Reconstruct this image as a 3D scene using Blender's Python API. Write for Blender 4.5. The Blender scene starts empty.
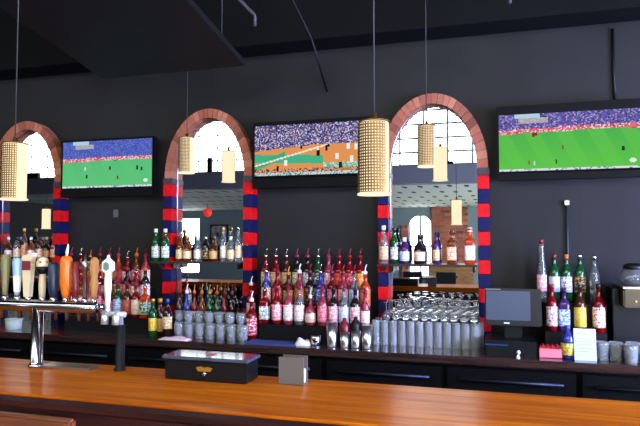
import bpy, bmesh, math, random
from mathutils import Vector, Matrix
random.seed(11)
SC = bpy.context.scene
COL = SC.collection
PI = math.pi
# ------------------------------------------------------------------ camera
FPX = 600.0
TH = math.atan(600.0 / 2018.0)
TT = math.tan(TH)
EYE = 1.565
CAMD = 4.0                      # distance of the camera from the mirror wall (wall is y = 0)
cam_d = bpy.data.cameras.new('camera')
cam = bpy.data.objects.new('camera', cam_d); COL.objects.link(cam)
cam.location = (0, -CAMD, EYE)
cam.rotation_euler = (PI / 2 + math.atan(27.0 / FPX), 0, TH)
cam_d.sensor_width = 36.0; cam_d.lens = FPX / 640 * 36.0
cam_d.clip_start = 0.05; cam_d.clip_end = 100
SC.camera = cam

def ax(px, y):                  # x in the room of picture column px on the plane at depth y
    u = (px - 320.0) / FPX
    return (u - TT) / (1 + u * TT) * (CAMD + y)
# ------------------------------------------------------------------ materials
def lin(c):
    return tuple(((v / 255.0) / 12.92 if v / 255.0 <= .04045 else ((v / 255.0 + .055) / 1.055) ** 2.4) for v in c) + (1.0,)
MATS = {}
def mat(name, rgb=(128, 128, 128), rough=.5, metal=0.0, trans=0.0, coat=0.0, ior=1.45, emit=None, estr=1.0, spec=.5):
    if name in MATS: return MATS[name]
    m = bpy.data.materials.new(name); m.use_nodes = True
    b = m.node_tree.nodes['Principled BSDF']
    b.inputs['Base Color'].default_value = lin(rgb)
    b.inputs['Roughness'].default_value = rough
    b.inputs['Metallic'].default_value = metal
    b.inputs['Transmission Weight'].default_value = trans
    b.inputs['Coat Weight'].default_value = coat
    b.inputs['Coat Roughness'].default_value = .06
    b.inputs['IOR'].default_value = ior
    b.inputs['Specular IOR Level'].default_value = spec
    if emit:
        b.inputs['Emission Color'].default_value = lin(emit)
        b.inputs['Emission Strength'].default_value = estr
    MATS[name] = m
    return m
def bsdf(m): return m.node_tree.nodes['Principled BSDF']
def noise_mat(name, c1, c2, scale=6.0, stretch=(1, 1, 1), detail=6, lo=.35, hi=.65, bump=0.0, **kw):
    if name in MATS: return MATS[name]
    m = mat(name, c1, **kw)
    nt = m.node_tree; N = nt.nodes; L = nt.links
    tc = N.new('ShaderNodeTexCoord'); mp = N.new('ShaderNodeMapping'); mp.inputs['Scale'].default_value = stretch
    nz = N.new('ShaderNodeTexNoise'); nz.inputs['Scale'].default_value = scale; nz.inputs['Detail'].default_value = detail
    cr = N.new('ShaderNodeValToRGB')
    cr.color_ramp.elements[0].position = lo; cr.color_ramp.elements[0].color = lin(c1)
    cr.color_ramp.elements[1].position = hi; cr.color_ramp.elements[1].color = lin(c2)
    L.new(tc.outputs['Object'], mp.inputs['Vector']); L.new(mp.outputs['Vector'], nz.inputs['Vector'])
    L.new(nz.outputs['Fac'], cr.inputs['Fac']); L.new(cr.outputs['Color'], bsdf(m).inputs['Base Color'])
    if bump:
        bp = N.new('ShaderNodeBump'); bp.inputs['Strength'].default_value = bump; bp.inputs['Distance'].default_value = .004
        L.new(nz.outputs['Fac'], bp.inputs['Height']); L.new(bp.outputs['Normal'], bsdf(m).inputs['Normal'])
    return m
def island_mat(name, cols, rough=.8):
    if name in MATS: return MATS[name]
    m = mat(name, cols[0], rough)
    nt = m.node_tree; N = nt.nodes; L = nt.links
    g = N.new('ShaderNodeNewGeometry'); cr = N.new('ShaderNodeValToRGB')
    cr.color_ramp.interpolation = 'LINEAR'
    while len(cr.color_ramp.elements) < len(cols): cr.color_ramp.elements.new(.5)
    for i, c in enumerate(cols):
        cr.color_ramp.elements[i].position = i / (len(cols) - 1); cr.color_ramp.elements[i].color = lin(c)
    nz = N.new('ShaderNodeTexNoise'); nz.inputs['Scale'].default_value = 60
    mx = N.new('ShaderNodeMixRGB'); mx.blend_type = 'MULTIPLY'; mx.inputs['Fac'].default_value = .5
    L.new(g.outputs['Random Per Island'], cr.inputs['Fac']); L.new(cr.outputs['Color'], mx.inputs['Color1'])
    L.new(nz.outputs['Fac'], mx.inputs['Color2']); L.new(mx.outputs['Color'], bsdf(m).inputs['Base Color'])
    return m
def label_mat(c1, c2):
    name = 'label_%d_%d_%d_%d_%d_%d' % (*c1, *c2)
    if name in MATS: return MATS[name]
    m = mat(name, c1, .5)
    nt = m.node_tree; N = nt.nodes; L = nt.links
    tc = N.new('ShaderNodeTexCoord'); mp = N.new('ShaderNodeMapping'); mp.inputs['Scale'].default_value = (2.2, 2.2, 7)
    nz = N.new('ShaderNodeTexNoise'); nz.inputs['Scale'].default_value = 1.3; nz.inputs['Detail'].default_value = 1.5
    cr = N.new('ShaderNodeValToRGB'); cr.color_ramp.interpolation = 'CONSTANT'
    e = cr.color_ramp.elements
    e[0].position = 0; e[0].color = lin(c1); e[1].position = .52; e[1].color = lin(c2)
    k = e.new(.64); k.color = lin(c1)
    L.new(tc.outputs['Generated'], mp.inputs['Vector']); L.new(mp.outputs['Vector'], nz.inputs['Vector'])
    L.new(nz.outputs['Fac'], cr.inputs['Fac']); L.new(cr.outputs['Color'], bsdf(m).inputs['Base Color'])
    return m
def emit_mat(name, rgb, strength):
    if name in MATS: return MATS[name]
    m = bpy.data.materials.new(name); m.use_nodes = True
    nt = m.node_tree; nt.nodes.clear()
    o = nt.nodes.new('ShaderNodeOutputMaterial'); e = nt.nodes.new('ShaderNodeEmission')
    e.inputs['Color'].default_value = lin(rgb); e.inputs['Strength'].default_value = strength
    nt.links.new(e.outputs[0], o.inputs['Surface'])
    MATS[name] = m
    return m
def screen_mat(name, strength):
    m = bpy.data.materials.new(name); m.use_nodes = True
    nt = m.node_tree; nt.nodes.clear()
    o = nt.nodes.new('ShaderNodeOutputMaterial'); e = nt.nodes.new('ShaderNodeEmission')
    a = nt.nodes.new('ShaderNodeVertexColor'); a.layer_name = 'picture'
    e.inputs['Strength'].default_value = strength
    nt.links.new(a.outputs['Color'], e.inputs['Color']); nt.links.new(e.outputs[0], o.inputs['Surface'])
    return m

WALL = noise_mat('dark_wall_paint', (26, 25, 25), (32, 31, 31), 2.5, bump=.15, rough=.6, spec=.25)
BLACK = mat('black_paint', (14, 14, 15), .5, spec=.3)
CEIL = noise_mat('black_ceiling_paint', (7, 7, 7), (11, 11, 11), 1.2, rough=.8, spec=.15)
BLKPL = mat('black_plastic', (11, 11, 13), .4, spec=.35)
BLKGL = mat('gloss_black', (6, 6, 7), .5, spec=.1)
CHROME = mat('chrome', (188, 186, 186), .16, metal=1.0)
STEEL = mat('brushed_steel', (175, 172, 165), .3, metal=1.0)
BRASS = mat('aged_brass', (112, 80, 38), .5, metal=.8)
MIRROR = mat('mirror_silver', (232, 236, 236), .0, metal=1.0)
GLASS = mat('clear_glass', (244, 250, 252), .04, trans=.75, ior=1.45)
BRICK = island_mat('red_brick', [(122, 62, 42), (190, 108, 76), (164, 84, 62), (204, 130, 98), (146, 76, 54)])
MORTAR = mat('mortar', (120, 104, 96), .9)
REDB = noise_mat('red_brick_paint', (176, 5, 14), (206, 10, 20), 30, rough=.6, spec=.2)
BLUEB = noise_mat('blue_brick_paint', (9, 10, 54), (14, 16, 70), 30, rough=.6, spec=.2)
WOOD = noise_mat('bar_wood', (166, 74, 5), (220, 122, 18), 4.0, (.7, 9, 9), 8, .3, .72, rough=.5, coat=.14, spec=.1)
bsdf(WOOD).inputs['Coat Roughness'].default_value = .2
WOODD = noise_mat('dark_red_wood', (40, 14, 12), (58, 24, 18), 5.0, (.7, 10, 10), 6, rough=.55, spec=.2)
CTOP = noise_mat('counter_wood', (40, 26, 22), (62, 42, 34), 5.0, (.6, 9, 9), 6, rough=.22, coat=.6)
SHELF = mat('dark_shelf', (46, 32, 30), .35)
# ------------------------------------------------------------------ mesh helpers
class MB:
    def __init__(s): s.bm = bmesh.new(); s.mi = 0
    def _set(s, faces):
        for f in faces: f.material_index = s.mi
    def box(s, x0, x1, y0, y1, z0, z1, bev=0.0):
        r = bmesh.ops.create_cube(s.bm, size=1.0)
        vs = r['verts']
        bmesh.ops.scale(s.bm, vec=(abs(x1 - x0), abs(y1 - y0), abs(z1 - z0)), verts=vs)
        bmesh.ops.translate(s.bm, vec=((x0 + x1) / 2, (y0 + y1) / 2, (z0 + z1) / 2), verts=vs)
        fs = {f for v in vs for f in v.link_faces}; s._set(fs)
        if bev:
            es = list({e for v in vs for e in v.link_edges})
            rr = bmesh.ops.bevel(s.bm, geom=es, offset=bev, segments=2, affect='EDGES', clamp_overlap=True)
            s._set(rr['faces'])
        return s
    def lathe(s, prof, c=(0, 0, 0), n=20, square=0.0, axis='z', smooth=True, rot=0.0):
        rings = []
        for r, z in prof:
            ring = []
            for i in range(1 if r < 1e-6 else n):
                a = 2 * PI * i / n + rot
                q = r
                if square and r > square:
                    p = 7.0; q = r / (abs(math.cos(a)) ** p + abs(math.sin(a)) ** p) ** (1 / p)
                v = (q * math.cos(a), q * math.sin(a), z)
                if axis == 'x': v = (v[2], v[0], v[1])
                elif axis == 'y': v = (v[0], v[2], v[1])
                ring.append(s.bm.verts.new((v[0] + c[0], v[1] + c[1], v[2] + c[2])))
            rings.append(ring)
        fs = []
        for a, b in zip(rings, rings[1:]):
            m = max(len(a), len(b))
            if m == 1: continue
            for i in range(m):
                j = (i + 1) % m
                q = [a[i % len(a)], a[j % len(a)], b[j % len(b)], b[i % len(b)]]
                q = list(dict.fromkeys(q))
                try: f = s.bm.faces.new(q); f.smooth = smooth; fs.append(f)
                except ValueError: pass
        s._set(fs)
        return s
    def tube(s, pts, r, n=8):
        pts = [Vector(p) for p in pts]
        rs = r if isinstance(r, (list, tuple)) else [r] * len(pts)
        rings = []; up = None
        for i, p in enumerate(pts):
            d = (pts[min(i + 1, len(pts) - 1)] - pts[max(i - 1, 0)]).normalized()
            if up is None: up = d.orthogonal().normalized()
            up = (up - d * up.dot(d)).normalized(); w = d.cross(up)
            rings.append([s.bm.verts.new(p + (up * math.cos(2 * PI * k / n) + w * math.sin(2 * PI * k / n)) * rs[i]) for k in range(n)])
        fs = []
        for a, b in zip(rings, rings[1:]):
            for k in range(n):
                f = s.bm.faces.new((a[k], a[(k + 1) % n], b[(k + 1) % n], b[k])); f.smooth = True; fs.append(f)
        fs.append(s.bm.faces.new(rings[0][::-1])); fs.append(s.bm.faces.new(rings[-1]))
        s._set(fs)
        return s
    def prism(s, poly, y0, y1):             # polygon in x-z, extruded along y
        a = [s.bm.verts.new((x, y0, z)) for x, z in poly]; b = [s.bm.verts.new((x, y1, z)) for x, z in poly]
        fs = [s.bm.faces.new(a), s.bm.faces.new(b[::-1])]
        for i in range(len(poly)):
            j = (i + 1) % len(poly); fs.append(s.bm.faces.new((a[j], a[i], b[i], b[j])))
        s._set(fs)
        return s
    def mesh(s, name, mats):
        bmesh.ops.recalc_face_normals(s.bm, faces=s.bm.faces[:])
        me = bpy.data.meshes.new(name); s.bm.to_mesh(me); s.bm.free()
        for m in (mats if isinstance(mats, (list, tuple)) else [mats]): me.materials.append(m)
        return me
    def build(s, name, mats, parent=None, loc=(0, 0, 0)):
        return link(name, s.mesh(name, mats), parent, loc)
def link(name, me, parent=None, loc=(0, 0, 0)):
    o = bpy.data.objects.new(name, me); COL.objects.link(o); o.location = loc
    if parent: o.parent = parent
    return o
def tag(o, label, cat, group=None):
    o['label'] = label; o['category'] = cat
    if group: o['group'] = group
    return o
def thing(name, label, cat, loc=(0, 0, 0), group=None, rz=0.0):
    o = bpy.data.objects.new(name, None); COL.objects.link(o); o.empty_display_size = .05
    o.location = loc; o.rotation_euler = (0, 0, rz)
    return tag(o, label, cat, group)
def copy_tree(o, loc, label, group=None, rz=None):
    r = o.copy(); COL.objects.link(r); r.location = loc; r['label'] = label
    if group: r['group'] = group
    if rz is not None: r.rotation_euler = (0, 0, rz)
    for ch in list(o.children):
        c = ch.copy(); COL.objects.link(c); c.parent = r
        for g in list(ch.children):
            d = g.copy(); COL.objects.link(d); d.parent = c
    return r
def struct(o): o['kind'] = 'structure'; return o

# ------------------------------------------------------------------ room shell
XL, XR, YF, YB, ZC, ZL = -10.0, 3.2, -4.9, -11.4, 3.8, 2.4
struct(MB().box(XL, XR, YB, 0.0, -.1, 0).build('floor', noise_mat('floor_concrete', (72, 64, 58), (92, 84, 76), 3, rough=.5)))
struct(MB().box(XL, XR, 0, .15, 0, ZC).build('wall_back', WALL))
struct(MB().box(XL - .15, XL, YB, .15, 0, ZC).build('wall_left', WALL))
struct(MB().box(XL, XR, YF - .25, .15, ZC, ZC + .1).build('ceiling', CEIL))
struct(MB().box(XL, XR, -.24, -.0, 2.9, ZC).build('beam', CEIL))
# wall over the low part of the room: fascia below a band of tall windows
FASC = mat('fascia_paint', (122, 122, 114), .6)
w = MB(); w.box(XL, XR, YF - .25, YF, ZL, 2.67); w.box(XL, XR, YF - .25, YF, 3.72, ZC)
for xx in (-6.3, -2.6): w.box(xx - .12, xx + .12, YF - .25, YF, 2.67, 3.72)
struct(w.build('wall_front', FASC))
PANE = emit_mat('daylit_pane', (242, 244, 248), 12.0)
PANE_DIM = emit_mat('daylit_pane_dim', (240, 244, 250), 6.0)  # same sky, glow turned down to keep the left of the bar darker
FRAME = mat('window_frame_metal', (150, 152, 156), .5)
def grid_window(name, x0, x1, y, z0, z1, dx, dz, pane, th=.008, axis='x'):
    f = MB()
    def bar(a0, a1, b0, b1, d=.02):
        if axis == 'x': f.box(a0, a1, y - d, y + d, b0, b1)
        else: f.box(y - d, y + d, a0, a1, b0, b1)
    bar(x0, x1, z0, z0 + .03); bar(x0, x1, z1 - .03, z1); bar(x0, x0 + .03, z0, z1); bar(x1 - .03, x1, z0, z1)
    k = max(1, round((x1 - x0) / dx))
    for i in range(1, k): c = x0 + (x1 - x0) * i / k; bar(c - th, c + th, z0, z1, .015)
    k = max(1, round((z1 - z0) / dz))
    for i in range(1, k): c = z0 + (z1 - z0) * i / k; bar(x0, x1, c - th, c + th, .012)
    o = struct(f.build(name, FRAME))
    p = MB()
    if axis == 'x': p.box(x0, x1, y - .006, y + .006, z0, z1)
    else: p.box(y - .006, y + .006, x0, x1, z0, z1)
    p.build('pane', pane, o)
    return o
grid_window('window_1', -6.18, -2.72, YF - .14, 2.67, 3.72, .36, .21, PANE_DIM)
grid_window('window_2', -2.48, XR, YF - .14, 2.67, 3.72, .36, .21, PANE, .015)
grid_window('window_3', XL, -6.42, YF - .14, 2.67, 3.72, .36, .21, PANE_DIM)
# right wall with a tall side window in the bar and a glowing one added to brighten the low room
SIDE = emit_mat('daylit_side_pane', (176, 190, 255), 74.0)
w = MB()
w.box(XR, XR + .15, YB, -9.8, 0, ZC); w.box(XR, XR + .15, -6.0, -3.6, 0, ZC); w.box(XR, XR + .15, -1.0, .15, 0, ZC)
for a, b in ((-9.8, -6.0), (-3.6, -1.0)): w.box(XR, XR + .15, a, b, 0, .8); w.box(XR, XR + .15, a, b, 2.3, ZC)
struct(w.build('wall_right', WALL))
grid_window('window_4', -3.6, -1.0, XR + .06, .8, 2.3, .65, .75, SIDE, .02, 'y')
grid_window('fill_window_5', -9.8, -6.0, XR + .06, .8, 2.3, .63, .75, emit_mat('low_room_fill_pane', (240, 250, 245), 40.0), .02, 'y')  # added glowing window, put in to light the low ceiling
# low ceiling with rows of small dark holes
LOWC = mat('low_ceiling_paint', (205, 212, 200), .8)
nt = LOWC.node_tree; N = nt.nodes; L = nt.links
tc = N.new('ShaderNodeTexCoord'); vr = N.new('ShaderNodeTexVoronoi'); vr.inputs['Scale'].default_value = 1.0; vr.inputs['Randomness'].default_value = .12
mp = N.new('ShaderNodeMapping'); mp.inputs['Scale'].default_value = (4.2, .9, 1)
vr.voronoi_dimensions = '2D'
cr = N.new('ShaderNodeValToRGB'); cr.color_ramp.interpolation = 'CONSTANT'
cr.color_ramp.elements[0].color = lin((40, 42, 40)); cr.color_ramp.elements[1].position = .17; cr.color_ramp.elements[1].color = lin((205, 212, 200))
L.new(tc.outputs['Object'], mp.inputs['Vector']); L.new(mp.outputs['Vector'], vr.inputs['Vector']); L.new(vr.outputs['Distance'], cr.inputs['Fac']); L.new(cr.outputs['Color'], bsdf(LOWC).inputs['Base Color'])
struct(MB().box(XL, XR, YB, YF - .25, ZL, ZL + .12).build('ceiling', LOWC))
# rear wall of the low room, with openings for its windows
REARP = mat('rear_wall_paint', (104, 116, 118), .7)
w = MB()
W1 = (-8.8, -8.15); W2 = (-2.2, -1.62)
w.box(XL, W1[0], YB - .15, YB, 0, ZL); w.box(W1[1], W2[0], YB - .15, YB, 0, ZL); w.box(W2[1], XR, YB - .15, YB, 0, ZL)
for a, b in (W1, W2): w.box(a, b, YB - .15, YB, 0, .62)
w.box(W1[0], W1[1], YB - .15, YB, 2.2, ZL)
ac = (W2[0] + W2[1]) / 2; ah = (W2[1] - W2[0]) / 2
arc = [(ac + ah * math.cos(a), 1.9 + ah * math.sin(a)) for a in [PI * i / 12 for i in range(13)]]
w.prism([(W2[1], ZL)] + arc + [(W2[0], ZL)], YB - .15, YB)
struct(w.build('wall_rear', REARP))
LOWP = emit_mat('daylit_rear_pane', (240, 246, 255), 12.0)
grid_window('window_6', W1[0], W1[1], YB - .08, .62, 2.2, .7, .8, LOWP, .03)
grid_window('window_7', W2[0], W2[1], YB - .08, .62, 2.2, .3, .85, LOWP, .025)
# brick facing beside the rear arched window
bk = MB(); bh = .075
def course(x0, x1, z0, z1, y0, y1, bl=.22, g=.010):
    z = z0; k = 0
    while z < z1 - .02:
        x = x0 - (bl / 2 if k % 2 else 0)
        while x < x1:
            a, b = max(x, x0), min(x + bl - g, x1)
            if b - a > .02: bk.box(a, b, y0, y1, z, min(z + bh - g, z1))
            x += bl
        z += bh; k += 1
course(W2[1] + .01, -.72, .0, ZL, YB + .001, YB + .05)
course(W2[0] - .18, W2[0] - .01, .0, 1.95, YB + .001, YB + .05)
struct(bk.build('trim_8', BRICK))

# ------------------------------------------------------------------ arched mirrors with brick arches and painted brick pilasters
AX = [-3.630, -2.014, -.408]
SPR, AI, BI, RT = 2.02, .285, .434, .066
ZCT = .92
def ell(cx, a, b, t): return (cx + a * math.cos(t), SPR + b * math.sin(t))
mir_lab = ['arched wall mirror behind the beer tap handles', 'arched wall mirror between the soccer screen and the basketball screen',
           'arched wall mirror above the packed rows of upturned glasses']
shelf_lab = ['narrow dark shelf across the mirror behind the taps', 'narrow dark shelf across the mirror between two screens',
             'narrow dark shelf across the mirror above the upturned glasses']
for i, cx in enumerate(AX):
    t = thing('arched_mirror', mir_lab[i], 'mirror', (cx, 0, ZCT), 'arched mirrors on the bar wall')
    poly = [(-AI - .005, .002), (AI + .005, .002)] + [(ell(0, AI + .012, BI + .012, PI * k / 24)[0], ell(0, AI + .012, BI + .012, PI * k / 24)[1] - ZCT) for k in range(25)]
    MB().prism(poly, -.012, -.002).build('mirror_glass', MIRROR, t)
    rim = MB()
    pts = [(AI - .002, .004)] + [(AI * math.cos(PI * k / 24), SPR - ZCT + BI * math.sin(PI * k / 24)) for k in range(25)] + [(-AI + .002, .004)]
    rim.tube([(x, -.014, z) for x, z in pts], .004, 6); rim.build('edge_trim', STEEL, t)
    # brick arch: wedge bricks around the ellipse
    b = MB(); nb = 26; dep = .085
    for k in range(nb):
        t0, t1 = PI * (k + .06) / nb, PI * (k + .94) / nb
        q = [ell(cx, AI, BI, t0), ell(cx, AI + RT, BI + RT, t0), ell(cx, AI + RT, BI + RT, t1), ell(cx, AI, BI, t1)]
        b.prism(q, -dep, -.0)
    struct(b.build('trim_%d' % (i + 1), BRICK))
    m = MB(); nn = 40
    for k in range(nn):
        t0, t1 = PI * k / nn, PI * (k + 1) / nn
        m.prism([ell(cx, AI + .004, BI + .004, t0), ell(cx, AI + RT - .004, BI + RT - .004, t0), ell(cx, AI + RT - .004, BI + RT - .004, t1), ell(cx, AI + .004, BI + .004, t1)], -dep + .006, -.001)
    bmesh.ops.remove_doubles(m.bm, verts=m.bm.verts[:], dist=1e-5)
    struct(m.build('trim_%d' % (i + 4), MORTAR))
    for sx in (-1, 1):
        p = MB()
        zt = 1.975; k = 0
        xa, xb = (cx + AI, cx + AI + RT + .005) if sx > 0 else (cx - AI - RT - .005, cx - AI)
        while zt > ZCT + .01:
            zb = max(zt - .0892, ZCT)
            p.mi = k % 2
            p.box(xa, xb, -.095, 0, zb + .002, zt - .002, .003)
            zt -= .0892; k += 1
        p.mi = 2
        p.box(xa - .003, xb + .003, -.097, 0, 1.975, SPR - .001, .003)
        struct(p.build('trim_%d' % (9 + 2 * i + (sx > 0)), [REDB, BLUEB, mat('capital_paint', (52, 42, 50), .6)]))
    s = thing('mirror_shelf', shelf_lab[i], 'shelf', (cx, 0, 1.395), 'shelves across the mirrors')
    MB().box(-AI + .009, AI - .009, -.135, -.0195, 0, .014, .002).build('board', SHELF, s)
    for sx in (-1, 1): MB().box(sx * (AI - .03) - .006, sx * (AI - .03) + .006, -.12, -.0195, -.035, 0, .002).build('bracket', BLACK, s)

# ------------------------------------------------------------------ televisions
def lerp(a, b, t): return tuple(x + (y - x) * t for x, y in zip(a, b))
def soccer(seed, pale):
    R = random.Random(seed)
    players = [(R.uniform(.04, .96), R.uniform(.12, .62), R.choice([(40, 40, 70), (150, 40, 50), (225, 225, 235), (30, 60, 40)])) for _ in range(7)]
    def f(u, v):
        if v < .03: return (18, 24, 34)
        if v < .075: return (225, 232, 235) if R.random() < .82 else (110, 120, 150)
        edge = (.56 if pale else .66) + .03 * math.sin(u * 2.2)
        if v < edge:
            if (u - .93) ** 2 * 3.2 + (v - .16) ** 2 < .0016: return (236, 245, 238)
            for px, py, c in players:
                if abs(u - px) < .008 and 0 < v - py < .075: return c
            c = lerp((100, 206, 78), (82, 186, 84), v / edge)
            if int(u * 9 + v * 2) % 2: c = lerp(c, (104, 206, 84), .5)
            if pale: c = lerp(c, (100, 206, 158), .6)
            return c
        if v < edge + .075:
            r = R.random()
            return (228, 120, 132) if r < .5 else ((240, 224, 232) if r < .8 else (206, 60, 84))
        if .93 < v and .12 < u < .3: return (186, 214, 240)
        r = R.random()
        base = lerp((84, 84, 168), (120, 110, 190), R.random())
        if r < .14: base = (180, 174, 214)
        elif r < .3: base = (70, 66, 120)
        elif r < .36: base = (160, 90, 130)
        if pale: base = lerp(base, (64, 104, 220), .5)
        if .14 < u < .36 and .84 < v < .93: base = lerp(base, (226, 220, 190), .65)
        return base
    return f
def basketball(seed):
    R = random.Random(seed)
    players = [(R.uniform(.1, .97), R.uniform(.12, .6), R.choice([(40, 24, 28), (236, 236, 236), (170, 40, 40), (30, 40, 60)])) for _ in range(13)]
    def f(u, v):
        if v < .05: return (16, 18, 24)
        if v < .1: return (206, 210, 214) if R.random() < .7 else (50, 150, 130)
        edge = .52 + .16 * u if u < .6 else .616
        if v < edge:
            for px, py, c in players:
                if abs(u - px) < .012 and 0 < v - py < .11: return c
            if v < .17 and R.random() < .55: return R.choice([(60, 50, 60), (150, 110, 90), (30, 60, 70), (190, 180, 170)])
            c = (226, 148, 84)
            if .26 < v + (u - .5) * .08 < .42 and u < .62: c = (70, 178, 136)
            if u < .28 and abs(v - .2 - u * .9) < .06: c = (64, 170, 130)
            if abs(v - .24 - .55 * u) < .015: c = (236, 232, 214)
            if .62 < u and .17 < v < .26: c = (96, 186, 150) if R.random() < .6 else (220, 220, 220)
            return c
        r = R.random()
        c = lerp((70, 72, 132), (128, 118, 176), R.random())
        if r < .2: c = (206, 200, 220)
        elif r < .42: c = (42, 38, 70)
        elif r < .5: c = (170, 110, 110)
        return c
    return f
def make_tv(x0, w, zc, h, label, fn, scr_x, scr_z, strength):
    t = thing('wall_television', label, 'television', (x0 + w / 2, 0, zc), 'televisions on the bar wall')
    b = MB(); y0, y1 = -.125, -.065
    b.box(-w / 2, w / 2, y0 + .004, y1, -h / 2, h / 2, .006); b.build('case', BLKPL, t)
    fr = MB()
    sx, (za, zb) = scr_x, scr_z
    fr.box(-w / 2, w / 2, y0 - .006, y0 + .004, zb, h / 2, .002); fr.box(-w / 2, w / 2, y0 - .006, y0 + .004, -h / 2, za, .002)
    fr.box(-w / 2, -sx, y0 - .006, y0 + .004, za, zb); fr.box(sx, w / 2, y0 - .006, y0 + .004, za, zb)
    fr.build('bezel', BLKGL, t)
    nx, nz = 104, 56
    bm = bmesh.new(); cl = bm.loops.layers.float_color.new('picture')
    vs = [[bm.verts.new((-sx + 2 * sx * i / nx, y0 + .001, za + (zb - za) * j / nz)) for i in range(nx + 1)] for j in range(nz + 1)]
    for j in range(nz):
        for i in range(nx):
            f = bm.faces.new((vs[j][i], vs[j][i + 1], vs[j + 1][i + 1], vs[j + 1][i]))
            c = lin(fn((i + .5) / nx, (j + .5) / nz))
            for lp in f.loops: lp[cl] = c
    me = bpy.data.meshes.new('screen'); bm.to_mesh(me); bm.free(); me.materials.append(screen_mat('screen_picture', strength))
    link('screen', me, t)
    m = MB(); m.box(-.12, .12, -.066, -.001, -.12, .12); m.build('wall_bracket', BLACK, t)
    return t
TVW, TVH = .835, .46
make_tv(ax(61, -.12), .81, 2.115, .44, 'wall television showing a pale green soccer pitch, beside the mirror behind the taps', soccer(3, True), .396, (-.165, .205), .9)
make_tv(ax(253, -.12), TVW, 2.155, TVH, 'wall television showing an orange basketball court', basketball(5), .405, (-.165, .205), 1.0)
make_tv(ax(498, -.12), TVW, 2.165, TVH, 'wall television with a bright green soccer pitch, above the bottles beside the coffee brewer', soccer(8, False), .405, (-.19, .175), .92)

# ------------------------------------------------------------------ pendants: lit shade inside a perforated brass sleeve
GLOW = emit_mat('lit_shade', (255, 236, 196), 1.3)
def make_pendant():
    t = thing('pendant_lamp', 'x', 'pendant lamp')
    R, H = .055, .243
    sl = bmesh.new(); nc, nr = 15, 24; a0 = math.radians(168); a1 = math.radians(322)
    def pt(i, j, di=0, dj=0):
        a = a0 + (a1 - a0) * (i + di) / nc
        return sl.verts.new((R * math.cos(a), R * math.sin(a), .008 + (H - .012) * (j + dj) / nr))
    V = [[pt(i, j) for j in range(nr + 1)] for i in range(nc + 1)]
    for i in range(nc):
        for j in range(nr):
            o = [V[i][j], V[i + 1][j], V[i + 1][j + 1], V[i][j + 1]]
            q = [pt(i, j, .22, .22), pt(i, j, .78, .22), pt(i, j, .78, .78), pt(i, j, .22, .78)]
            for k in range(4): sl.faces.new((o[k], o[(k + 1) % 4], q[(k + 1) % 4], q[k]))
    me = bpy.data.meshes.new('perforated_sleeve'); sl.to_mesh(me); sl.free(); me.materials.append(BRASS)
    o = link('perforated_sleeve', me, t)
    md = o.modifiers.new('thickness', 'SOLIDIFY'); md.thickness = .0015
    MB().lathe([(0, 0), (R - .007, 0), (R - .006, .003), (R - .006, H - .004), (R - .01, H), (0, H)], n=32).build('diffuser', GLOW, t)
    MB().lathe([(R - .005, 0), (R + .0012, 0), (R + .0012, .006), (R - .005, .006), (R - .005, 0)], n=32).build('bottom_ring', emit_mat('lit_ring', (255, 240, 210), 1.1), t)
    MB().lathe([(0, H + .001), (R - .004, H + .001), (R - .003, H + .004), (.01, H + .008), (.008, H + .03), (0, H + .03)], n=32).build('top_cap', BRASS, t)
    return t
pend = make_pendant()
cordm = mat('cord_grey', (52, 50, 48), .6)
def hang(o, z):
    MB().tube([(0, 0, .27), (0, 0, ZC - z - .02)], .0028, 6).build('cord', cordm, o)
    MB().lathe([(0, 0), (.05, 0), (.05, .02), (0, .02)], (0, 0, ZC - z - .021), 20).build('canopy', BLACK, o)
pl = [(-.392, -2.05, 1.713, 'perforated brass pendant lamp hanging over the bar in front of the basketball screen'),
      (ax(13.2, -1.9), -1.9, 1.737, 'perforated brass pendant lamp hanging over the beer tap handles'),
      (-.40, -.44, 1.995, 'small brass pendant lamp hanging in front of the mirror above the upturned glasses'),
      (ax(186, -.345), -.345, 2.02, 'small brass pendant lamp hanging in front of the mirror between two screens'),
      (-3.62, -.44, 2.0, 'brass pendant lamp hanging before the mirror behind the taps'),
      (-3.5, -2.1, 1.70, 'brass pendant lamp over the bar beyond the tap tower'),
      (-5.3, -2.1, 1.70, 'brass pendant lamp seen reflected in the mirror behind the taps')]
first = True
for x, y, z, lab in pl:
    if first: o = pend; o.location = (x, y, z); o['label'] = lab; first = False; o['group'] = 'perforated pendant lamps over the bar'
    else: o = copy_tree(pend0, (x, y, z), lab, 'perforated pendant lamps over the bar')
    if o is pend:
        pend0 = copy_tree(pend, (0, 0, -50), 'x')   # plain master without cord, removed below
    hang(o, z)
for ch in list(pend0.children): bpy.data.objects.remove(ch)
bpy.data.objects.remove(pend0)

# ------------------------------------------------------------------ overhead: sloped panel, pipes
t = thing('ceiling_panel', 'large black sloping panel hung from the ceiling above the bar', 'ceiling panel', (0, 0, 0))
pm = MB()
q = [(-2.52, -.62, 2.64), (-1.49, -.62, 2.64), (-1.49, -2.9, 3.06), (-2.52, -2.9, 3.06)]
lo = [pm.bm.verts.new(p) for p in q]; hi = [pm.bm.verts.new((p[0], p[1], p[2] + .035)) for p in q]
pm.bm.faces.new(lo); pm.bm.faces.new(hi[::-1])
for k in range(4): pm.bm.faces.new((lo[k], lo[(k + 1) % 4], hi[(k + 1) % 4], hi[k]))
pm.build('panel', mat('panel_black', (22, 21, 21), .5, spec=.25), t)
for x in (-2.45, -1.56):
    for y, z in ((-.8, 2.7), (-2.7, 3.05)): MB().tube([(x, y, z), (x, y, ZC - .001)], .003, 6).build('hanger_wire', cordm, t)
PIPE = mat('pipe_grey', (70, 70, 69), .55, metal=.2)
t = thing('conduit_pipe', 'bent grey pipe hanging from the dark ceiling next to the sloping panel', 'pipe')
x = ax(254, -.55)
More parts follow.
